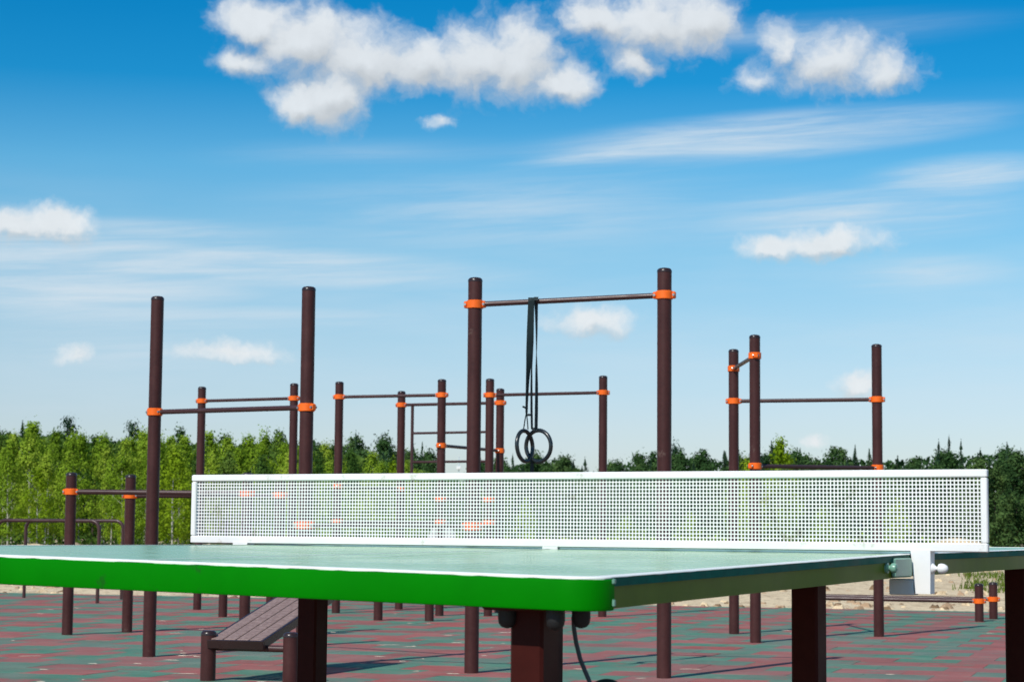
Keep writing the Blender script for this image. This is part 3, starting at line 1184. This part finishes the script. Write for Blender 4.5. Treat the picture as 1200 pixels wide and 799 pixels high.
# perforated sheet
mb = MB()
b0, b1, z0_, z1_ = -WR + 0.0115, WL - 0.0115, 0.0155, NH - FT + 0.0015
PITCHM = 0.00735
nb = int((b1 - b0) / PITCHM)
nz = int((z1_ - z0_) / PITCHM)
pb_, pz_ = (b1 - b0) / nb, (z1_ - z0_) / nz
HO = 0.69
bs, zs = [b0], [z0_]
for i in range(nb):
    bs += [b0 + pb_ * (i + .5 - HO / 2), b0 + pb_ * (i + .5 + HO / 2)]
bs.append(b1)
for i in range(nz):
    zs += [z0_ + pz_ * (i + .5 - HO / 2), z0_ + pz_ * (i + .5 + HO / 2)]
zs.append(z1_)
nbv, nzv = len(bs), len(zs)
th = 0.0008
vs = [N_(x, z, s * th) for s in (-1, 1) for z in zs for x in bs]
fs = []
K = nbv * nzv
for j in range(nzv - 1):
    for i in range(nbv - 1):
        q_ = (j * nbv + i, j * nbv + i + 1, (j + 1) * nbv + i + 1, (j + 1) * nbv + i)
        if i % 2 == 1 and j % 2 == 1:
            for k in range(4):
                u_, v_ = q_[k], q_[(k + 1) % 4]
                fs.append((u_, v_, v_ + K, u_ + K))
        else:
            fs.append(q_)
            fs.append(tuple(x + K for x in reversed(q_)))
mb.add(vs, fs)
mb.build('mesh_sheet', M['white'], nt, smooth=False)
# small feet and clamp plates
for b_ in (1.545, 0.765):
    mb = MB()
    mb.bbox(N_(b_, -0.0015), 0.036, 0.012, 0.007, TV, TU, UPZ, 0.001)
    mb.build('foot', M['white'], nt)
mb = MB()
ring = [(0.000, 0.004), (-0.0385, 0.004), (-0.0375, -0.0785), (-0.0085, -0.0785)]
mb.loft([[N_(x, z, -0.0075) for x, z in ring], [N_(x, z, 0.020) for x, z in ring]])
cp = mb.build('clamp_plate', M['white'], nt, angle=30)
mb = MB()
mb.lathe(N_(-0.0375, -0.031, 0.004), -TV, [(0.0105, 0), (0.0095, 0.003), (0.004, 0.0085), (0.0035, 0.011), (0.0085, 0.0135), (0.0098, 0.018), (0.0088, 0.024), (0.0060, 0.029), (0.0025, 0.031)], 16)
mb.build('screw_knob', M['white'], cp)
mb = MB()
mb.bbox(N_(0.019, -0.0665, 0.012), 0.048, 0.036, 0.030, TV, TU, UPZ, 0.002)
mb.build('clamp_jaw', M['galv'], nt)
mb = MB()
ring = [(TW - 0.002, 0.004), (TW + 0.0385, 0.004), (TW + 0.0315, -0.0785), (TW + 0.0085, -0.0785)]
mb.loft([[N_(x, z, -0.0075) for x, z in ring], [N_(x, z, 0.020) for x, z in ring]])
mb.build('clamp_plate', M['white'], nt, angle=30)

# cord hanging from the table corner
cd = thing('hanging_cord', 'dark cord hanging below the near right corner of the table', 'cord', at(672, 722, 2.85))
pts = [at(672, 722, 2.86), at(672.5, 735, 2.86), at(675, 752, 2.86), at(680, 772, 2.86), at(686.5, 788, 2.86), at(690, 796, 2.86), at(694, 808, 2.86)]
mb = MB()
mb.tube(pts, 0.0031, 8, up=V((0, 1, 0)))
mb.build('cord', M['pale_strap'], cd)
mb = MB()
loop = []
for i in range(64):
    a = 2 * PI * i / 64 * 2
    rr = 0.030 + 0.006 * math.sin(a / 2)
    loop.append(at(700, 824, 2.87) + V((math.cos(a) * rr * 1.1 + 0.022 * math.sin(a / 2), 0.01 * math.sin(a * .5), math.sin(a) * rr * 0.9)))
mb.tube(loop, 0.003, 8, closed=True, up=V((0, 1, 0)))
mb.build('coil', M['strap'], cd)


# ------------------------------------------------------------------ trees
def leaf_faces(cent, size, rg, out=None, wild=0.75):
    """numpy: one quad per centre; leaves face outward from their spray and up, with a random share"""
    n = len(cent)
    nrm = rg.normal(size=(n, 3)) * wild
    if out is not None:
        nrm += out
    nrm[:, 2] += 0.45
    nrm /= np.linalg.norm(nrm, axis=1)[:, None] + 1e-9
    d1 = rg.normal(size=(n, 3))
    d1[:, 2] -= 0.5
    d1 -= nrm * (d1 * nrm).sum(1)[:, None]
    d1 /= np.linalg.norm(d1, axis=1)[:, None] + 1e-9
    d2 = np.cross(nrm, d1)
    s = size * rg.uniform(0.6, 1.35, (n, 1))
    a = cent - d1 * s
    b_ = cent + d2 * s * 0.62
    c = cent + d1 * s
    d = cent - d2 * s * 0.62
    return np.stack([a, b_, c, d], 1).reshape(-1, 3)


def quads_mesh(name, pts, mats, mi=None):
    me = bpy.data.meshes.new(name)
    n = len(pts) // 4
    me.vertices.add(len(pts))
    me.vertices.foreach_set('co', np.ascontiguousarray(pts, dtype=np.float32).ravel())
    me.loops.add(len(pts))
    me.loops.foreach_set('vertex_index', np.arange(len(pts), dtype=np.int32))
    me.polygons.add(n)
    me.polygons.foreach_set('loop_start', np.arange(0, len(pts), 4, dtype=np.int32))
    for m_ in mats:
        me.materials.append(m_)
    if mi is not None:
        me.polygons.foreach_set('material_index', np.ascontiguousarray(mi, dtype=np.int32))
    me.update(calc_edges=True)
    return me


def trunk_mesh(name, h, r0, mtl, rg, limbs, lean=0.02):
    mb = MB()
    k = 8
    path, rad_ = [], []
    ph = rg.uniform(0, 6.28)
    for i in range(k + 1):
        f = i / k
        path.append(V((lean * h * math.sin(f * 2.2 + ph) - lean * h * math.sin(ph), lean * h * math.cos(f * 1.7 + ph) - lean * h * math.cos(ph), h * f * 0.96)))
        rad_.append(r0 * (1 - 0.88 * f))
    path[0].z = -0.25
    mb.tube(path, rad_, 7)
    for _ in range(limbs):
        f = rg.uniform(0.25, 0.85)
        i = min(int(f * k), k - 1)
        p = path[i].lerp(path[i + 1], f * k - i)
        a = rg.uniform(0, 6.28)
        ln = h * rg.uniform(0.08, 0.17) * (1.15 - f * 0.6)
        d = V((math.cos(a), math.sin(a), rg.uniform(0.5, 1.2)))
        mb.tube([p, p + d * ln * 0.5, p + d * ln + V((0, 0, ln * 0.1))], [r0 * 0.35 * (1 - f * .7), r0 * 0.22 * (1 - f * .7), r0 * 0.06], 5)
    me_o = mb.build(name, mtl, None, org=V((0, 0, 0)))
    me = me_o.data
    bpy.data.objects.remove(me_o)
    return me


def broad_crown(name, h, w_, lo, mtl, seed, clumps=70, leaves=34, leaf=0.085, pointy=0.55, sig=0.16):
    rg = np.random.default_rng(seed)
    cs, os_ = [], []
    for i in range(clumps):
        f = rg.uniform(0, 1) ** 0.9
        prof = (math.sin(PI * min(1, f * 0.92 + 0.08)) ** 0.75) * (1 - pointy * f) + 0.10 * (1 - f)
        ang = rg.uniform(0, 2 * PI)
        rr = w_ / 2 * prof * math.sqrt(rg.uniform(0.12, 1.0)) * rg.uniform(0.75, 1.2)
        z = lo * h + (1 - lo) * h * f
        c = np.array([rr * math.cos(ang), rr * math.sin(ang), z])
        n = max(6, int(leaves * rg.uniform(0.5, 1.4)))
        s = sig * h / 6.0 * rg.uniform(0.7, 1.4)
        o_ = rg.normal(size=(n, 3)) * np.array([s, s, s * 1.15])
        cs.append(c + o_)
        ax = np.array([math.cos(ang), math.sin(ang), 0.15]) * (0.55 + 0.45 * rr / (w_ / 2))
        os_.append(o_ / (np.linalg.norm(o_, axis=1)[:, None] + 1e-6) * 0.9 + ax * 0.7)
    # leading shoot
    n = 30
    tz = rg.uniform(0.84, 0.985, n)
    cs.append(np.stack([rg.normal(size=n) * (1.03 - tz) * w_ * 0.25, rg.normal(size=n) * (1.03 - tz) * w_ * 0.25, tz * h], 1))
    os_.append(np.zeros((n, 3)))
    cent = np.concatenate(cs)
    return quads_mesh(name, leaf_faces(cent, leaf * h / 6.0, rg, np.concatenate(os_), 0.45), [mtl])


def spruce_crown(name, h, w_, seed, mtl):
    rg = np.random.default_rng(seed)
    pts = []
    levels = int(15 + rg.integers(0, 4))
    for i in range(levels):
        f = i / (levels - 1)
        z = h * (0.12 + 0.86 * f)
        R = w_ / 2 * (1 - f) ** 0.9 + 0.006 * h
        nb_ = int(13 - 6 * f)
        for k in range(nb_):
            a = rg.uniform(0, 2 * PI)
            r = R * rg.uniform(0.65, 1.15)
            dirv = np.array([math.cos(a), math.sin(a), -0.32 + 0.5 * f])
            side_ = np.array([-math.sin(a), math.cos(a), 0])
            m_ = 7
            for q_ in range(m_):
                t_ = (q_ + 0.7) / m_
                c = dirv * (r * t_) + np.array([0, 0, z + rg.normal() * 0.02 * h])
                wd = 0.055 * h * (1.1 - 0.6 * t_) * rg.uniform(0.7, 1.3) * (1 - 0.84 * f)
                up = np.array([0, 0, -0.05 * h * rg.uniform(0.2, 0.8) * (1 - .5 * f)])
                l_ = dirv * (r / m_ * 0.9)
                pts += [c - side_ * wd, c - l_ * 0.4 + up * 0.2, c + side_ * wd + up * 0.3, c + l_ + up]
    # leader
    for k in range(8):
        z = h * (0.93 + 0.08 * k / 8)
        a = rg.uniform(0, 6.28)
        s = 0.02 * h * (1.1 - k / 8)
        c = np.array([0, 0, z])
        d = np.array([math.cos(a), math.sin(a), 0]) * s
        pts += [c - d, c - np.array([0, 0, s]), c + d, c + np.array([0, 0, 2.2 * s])]
    return quads_mesh(name, np.array(pts), [mtl])


rg = random.Random(21)
KINDS = {}


def kind(key, crowns, trunks):
    KINDS[key] = (crowns, trunks)


kind('birch', [broad_crown('crown', 6.0, rg.uniform(2.3, 3.0), 0.14, M['birch_leaf'], 100 + i, 64, 60, 0.075, 0.5, 0.15) for i in range(5)],
     [trunk_mesh('trunk', 6.0, 0.055, M['bark_birch'], rg, 12) for i in range(5)])
kind('bright', [broad_crown('crown', 4.0, rg.uniform(2.2, 2.8), 0.10, M['bright_leaf'], 200 + i, 85, 34, 0.10, 0.5, 0.19) for i in range(3)],
     [trunk_mesh('trunk', 4.0, 0.045, M['bark_birch'], rg, 12) for i in range(3)])
kind('mid', [broad_crown('crown', 6.0, rg.uniform(2.4, 3.1), 0.12, M['mid_leaf'], 300 + i, 64, 60, 0.080, 0.5, 0.15) for i in range(4)],
     [trunk_mesh('trunk', 6.0, 0.07, M['bark_dark'], rg, 10) for i in range(4)])
kind('dark', [broad_crown('crown', 8.0, rg.uniform(3.8, 4.8), 0.08, M['dark_leaf'], 400 + i, 80, 60, 0.085, 0.35, 0.17) for i in range(4)],
     [trunk_mesh('trunk', 8.0, 0.10, M['bark_dark'], rg, 10) for i in range(4)])
kind('spruce', [spruce_crown('crown', 9.0, rg.uniform(3.4, 4.4), 500 + i, M['needle']) for i in range(4)],
     [trunk_mesh('trunk', 9.0, 0.10, M['bark_dark'], rg, 0, 0.004) for i in range(4)])
kind('pine', [broad_crown('crown', 9.0, 2.6, 0.55, M['needle'], 600 + i, 34, 40, 0.075, 0.15, 0.18) for i in range(2)],
     [trunk_mesh('trunk', 9.0, 0.10, M['bark_dark'], rg, 8, 0.01) for i in range(2)])
BASEH = dict(birch=6.0, bright=4.0, mid=6.0, dark=8.0, spruce=9.0, pine=9.0)


def tree(key, x, y, h, name, label, group=None, widen=1.0):
    crowns, trunks = KINDS[key]
    i = rg.randrange(len(crowns))
    o = bpy.data.objects.new(name, None)
    C.objects.link(o)
    o.location = (x, y, -0.06)
    s = h / BASEH[key]
    o.scale = (s * widen, s * widen, s)
    o.rotation_euler = (0, 0, rg.uniform(0, 2 * PI))
    tag(o, label, 'tree', group)
    for nm, me in (('trunk', trunks[i]), ('crown', crowns[i])):
        c = bpy.data.objects.new(nm, me)
        C.objects.link(c)
        c.parent = o
    return o


def interp(px, prof):
    for (x0_, y0_), (x1_, y1_) in zip(prof, prof[1:]):
        if x0_ <= px <= x1_:
            return y0_ + (y1_ - y0_) * (px - x0_) / (x1_ - x0_)
    return prof[0][1] if px < prof[0][0] else prof[-1][1]


def height_for(px, py, Y):
    return at(px, py, Y).z + 0.06


SK_L = [(-260, 500), (0, 502), (60, 505), (110, 512), (150, 508), (200, 508), (240, 512), (280, 514), (320, 508), (350, 514), (400, 524), (450, 532), (520, 548), (600, 575)]
SK_D = [(-260, 497), (0, 499), (30, 503), (75, 500), (110, 510), (150, 506), (200, 517), (350, 516), (370, 508), (400, 518), (418, 512), (435, 523), (460, 518), (500, 527), (515, 537),
        (527, 556), (545, 556), (556, 537), (570, 531), (600, 538), (640, 530), (660, 530), (690, 546), (705, 541), (725, 543), (740, 532), (790, 528), (850, 531), (900, 524), (920, 521),
        (950, 528), (1000, 529), (1040, 533), (1100, 524), (1150, 525), (1200, 523), (1460, 517)]
G_B = 'young birches in the thick wood behind the left bars'
G_M = 'mid green trees among the birches of the left wood'
G_D = 'dark round-headed trees of the far wood'
G_S = 'dark spruces of the far wood'


def where_left(px):
    for lim, ph in ((-5, 'beyond the left edge'), (85, 'left of the parallel bars'), (178, 'behind the parallel-bar poles'), (262, 'right of the first tall pole'),
                    (350, 'left of the second tall pole'), (430, 'behind the leftmost climbing-frame pole'), (2000, 'behind the hanging ladder')):
        if px < lim:
            return ph


def where_far(px):
    for lim, ph in ((180, 'left of the first tall pole'), (360, 'between the two leftmost tall poles'), (470, 'behind the left bars of the climbing frame'), (560, 'behind the hanging ladder'),
                    (705, 'beyond the rings'), (780, 'left of the tallest pole'), (872, 'right of the tallest pole'), (1030, 'inside the three-pole station'),
                    (1160, 'above the right end of the net'), (1205, 'at the right edge, past the net'), (4000, 'beyond the right edge')):
        if px < lim:
            return ph


ROWN = ('front-row', 'second-row', 'third-row', 'rear')
# left wood, four staggered rows
for row, (Y, step, frac) in enumerate(((96, 32, 0.84), (103, 29, 0.93), (111, 27, 1.0), (120, 28, 1.02))):
    px = -150 + row * 9
    while px < 520:
        j = rg.uniform(-9, 9)
        sk = interp(px, SK_L)
        h = height_for(px, sk, Y) * frac * rg.uniform(0.93, 1.02)
        x = (px + j - 600) / FOC * Y
        y = Y + rg.uniform(-2.5, 2.5)
        darker = 0.18 + max(0, (px - 330) / 190.0) * 0.75
        if rg.random() < darker:
            tree('mid', x, y, h, 'leafy_tree', ROWN[row] + ' mid green leafy tree in the left wood, ' + where_left(px), G_M, rg.uniform(0.8, 1.1))
        else:
            tree('birch', x, y, h, 'birch_tree', ROWN[row] + ' slender pale green birch in the left wood, ' + where_left(px), G_B, rg.uniform(0.75, 1.05))
        px += step * rg.uniform(0.85, 1.15)
# single bright trees one can point at
for px, yt, Y, wd, lab in ((48, 553, 86, 0.95, 'bright yellow-green birch left of the first parallel-bar pole'),
                           (206, 528, 88, 1.0, 'bright yellow-green birch just left of the left end of the net'),
                           (150, 588, 84, 0.8, 'small bright bush-like birch between the parallel-bar poles'),
                           (462, 541, 90, 0.8, 'bright young tree peeping over the net beside the ladder'),
                           (432, 562, 92, 1.0, 'bright low tree behind the net below the left climbing-frame bar'),
                           (915, 520, 88, 0.75, 'bright yellow-green tree rising between the right frame poles'),
                           (877, 544, 86, 0.9, 'small bright yellow-green tree at the foot of the right frame'),
                           (618, 585, 88, 1.0, 'bright low tree seen through the net under the rings'),
                           (735, 606, 84, 1.3, 'bright bush-like tree seen through the net left of the tallest pole'),
                           (810, 602, 86, 1.2, 'bright bush-like tree seen through the net right of the tallest pole'),
                           (965, 596, 88, 1.2, 'bright low tree seen through the net inside the right frame'),
                           (1052, 585, 88, 0.9, 'bright low tree seen through the net beside the rightmost tall pole')):
    h = height_for(px, yt, Y)
    tree('bright', (px - 600) / FOC * Y, Y, h, 'bright_tree', lab, None, wd)
# far dark wood, three rows
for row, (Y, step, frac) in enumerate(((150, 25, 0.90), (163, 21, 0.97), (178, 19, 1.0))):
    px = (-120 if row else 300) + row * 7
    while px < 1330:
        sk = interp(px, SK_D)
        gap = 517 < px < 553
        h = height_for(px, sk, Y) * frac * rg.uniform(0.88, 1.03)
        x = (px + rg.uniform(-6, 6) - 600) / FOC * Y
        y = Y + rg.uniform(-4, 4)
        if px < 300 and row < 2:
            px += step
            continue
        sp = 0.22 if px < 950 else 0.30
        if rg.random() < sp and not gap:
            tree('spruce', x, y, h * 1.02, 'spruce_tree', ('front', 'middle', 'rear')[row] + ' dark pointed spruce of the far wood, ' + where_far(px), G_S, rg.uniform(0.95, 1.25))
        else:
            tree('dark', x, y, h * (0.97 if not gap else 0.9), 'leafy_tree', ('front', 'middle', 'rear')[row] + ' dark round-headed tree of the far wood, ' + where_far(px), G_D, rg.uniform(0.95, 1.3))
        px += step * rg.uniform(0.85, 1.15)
# single trees that stand out on the skyline
for key, px, yt, nm, lab in (('pine', 80, 492, 'pine_tree', 'dark broad-topped pine above the birches left of the first tall pole'),
                             ('pine', 155, 497, 'pine_tree', 'dark pine head just left of the first tall pole'),
                             ('spruce', 27, 494, 'spruce_tree', 'dark spruce tip above the birches near the left edge'),
                             ('spruce', 418, 507, 'spruce_tree', 'sharp dark spruce between the two left climbing-frame poles'),
                             ('spruce', 496, 519, 'spruce_tree', 'dark spruce peak seen inside the hanging ladder'),
                             ('pine', 792, 521, 'pine_tree', 'dark flat-topped pine just right of the tallest pole'),
                             ('spruce', 905, 518, 'spruce_tree', 'dark tree top right behind the bright tree in the right frame'),
                             ('spruce', 1003, 523, 'spruce_tree', 'dark spruce just left of the rightmost tall pole'),
                             ('spruce', 1113, 512, 'spruce_tree', 'tallest dark spruce on the right skyline'),
                             ('spruce', 1101, 517, 'spruce_tree', 'dark spruce just left of the tallest one on the right skyline'),
                             ('spruce', 1127, 517, 'spruce_tree', 'dark spruce just right of the tallest one on the right skyline'),
                             ('spruce', 1181, 519, 'spruce_tree', 'dark spruce above the far right end of the net')):
    Y = 172
    tree(key, (px - 600) / FOC * Y, Y, height_for(px, yt, Y), nm, lab, None, 0.8)


# thickets that close the wood behind the single trees
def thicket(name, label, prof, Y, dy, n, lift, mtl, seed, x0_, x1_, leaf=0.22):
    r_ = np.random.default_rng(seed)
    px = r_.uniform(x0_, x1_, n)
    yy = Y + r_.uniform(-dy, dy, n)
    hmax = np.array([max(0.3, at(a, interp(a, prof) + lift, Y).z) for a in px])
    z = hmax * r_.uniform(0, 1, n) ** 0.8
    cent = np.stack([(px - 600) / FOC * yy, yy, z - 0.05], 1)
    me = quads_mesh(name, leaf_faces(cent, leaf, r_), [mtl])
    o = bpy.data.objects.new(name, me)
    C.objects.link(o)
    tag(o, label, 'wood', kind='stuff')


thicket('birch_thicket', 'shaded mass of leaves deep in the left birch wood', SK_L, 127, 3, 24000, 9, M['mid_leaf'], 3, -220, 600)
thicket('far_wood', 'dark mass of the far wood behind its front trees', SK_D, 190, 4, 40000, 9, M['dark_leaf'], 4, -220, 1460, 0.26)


def undergrowth(seed, n, x0_, x1_, Ya, Yb, hgt, mtl, name, label):
    r_ = np.random.default_rng(seed)
    cents = []
    for _ in range(n):
        Y = r_.uniform(Ya, Yb)
        px = r_.uniform(x0_, x1_)
        c = np.array([(px - 600) / FOC * Y, Y, hgt * r_.uniform(0.2, 0.7)])
        cents.append(c + r_.normal(size=(26, 3)) * np.array([0.5, 0.4, hgt * 0.3]))
    cent = np.concatenate(cents)
    cent[:, 2] = np.abs(cent[:, 2])
    me = quads_mesh(name, leaf_faces(cent, 0.11, r_), [mtl])
    o = bpy.data.objects.new(name, me)
    C.objects.link(o)
    tag(o, label, 'undergrowth', kind='stuff')


undergrowth(7, 170, -200, 560, 94, 122, 0.8, M['mid_leaf'], 'undergrowth', 'low green undergrowth at the foot of the birches')
undergrowth(8, 300, 300, 1400, 142, 160, 1.6, M['dark_leaf'], 'undergrowth', 'dark low growth along the foot of the far wood')
undergrowth(9, 70, 500, 1090, 84, 100, 0.7, M['birch_leaf'], 'undergrowth', 'fresh green low shrubs along the edge of the clearing')

# grass tufts on the sand
r_ = np.random.default_rng(31)
quad = []
for _ in range(150):
    Y = r_.uniform(29, 60)
    px = r_.uniform(1135, 1260) if r_.random() < 0.75 else r_.uniform(-50, 1250)
    if px < 1135:
        Y = r_.uniform(44, 75)
    else:
        Y = r_.uniform(33, 50)
    cx, cy = (px - 600) / FOC * Y, Y
    for k in range(16):
        a = r_.uniform(0, 6.28)
        bx_, by_ = cx + r_.normal() * 0.13, cy + r_.normal() * 0.13
        hh = r_.uniform(0.05, 0.14)
        lx, ly = math.cos(a) * hh * 0.5, math.sin(a) * hh * 0.5
        wx, wy = -math.sin(a) * 0.012, math.cos(a) * 0.012
        quad += [(bx_ - wx, by_ - wy, -0.06), (bx_ + wx, by_ + wy, -0.06), (bx_ + lx + wx * .3, by_ + ly + wy * .3, -0.06 + hh), (bx_ + lx - wx * .3, by_ + ly - wy * .3, -0.06 + hh)]
o = bpy.data.objects.new('grass', quads_mesh('grass', np.array(quad), [M['grass']]))
C.objects.link(o)
tag(o, 'sparse green grass tufts on the sand beyond the rubber floor', 'grass', kind='stuff')

# clods on the sand strip
cl_ = MB()
for i in range(1300):
    Y = rng.choice([rng.uniform(24, 34), rng.uniform(25, 60)])
    px = rng.uniform(-60, 1260)
    c = V(((px - 600) / FOC * Y, Y, -0.06))
    if c.dot(EY) < off + 0.3:
        continue
    r = rng.uniform(0.03, 0.12) * rng.uniform(0.4, 1.0)
    n = 6
    r0 = [c + V((math.cos(2 * PI * k / n) * r * rng.uniform(.7, 1.3), math.sin(2 * PI * k / n) * r * rng.uniform(.7, 1.3), -0.01)) for k in range(n)]
    r1 = [c + (p - c) * 0.55 + V((0, 0, r * rng.uniform(.4, .8))) for p in r0]
    cl_.loft([r0, r1], False, True, rng.choice((0, 1, 1, 2)))
tag(cl_.build('sand_clods', [M['sand'], M['soil'], M['soil_dark']], smooth=False), 'lumps of dry sand and soil beyond the rubber floor', 'soil', kind='stuff')

# far mast in the gap of the wood
ms = thing('radio_mast', 'thin pale mast standing in the gap of the far wood', 'mast', ((539 - 600) / FOC * 230, 230, 0))
mx = (539 - 600) / FOC * 230
hm = at(539, 534, 230).z
mb = MB()
mb.tube([V((mx, 230, -0.1)), V((mx, 230, hm))], [0.10, 0.05], 8)
mb.build('pole', M['galv'], ms)
mb = MB()
mb.bbox(V((mx, 229.8, at(539, 548, 230).z)), 0.5, 0.2, 0.35, bev=0.03)
mb.build('antenna_box', M['white'], ms)
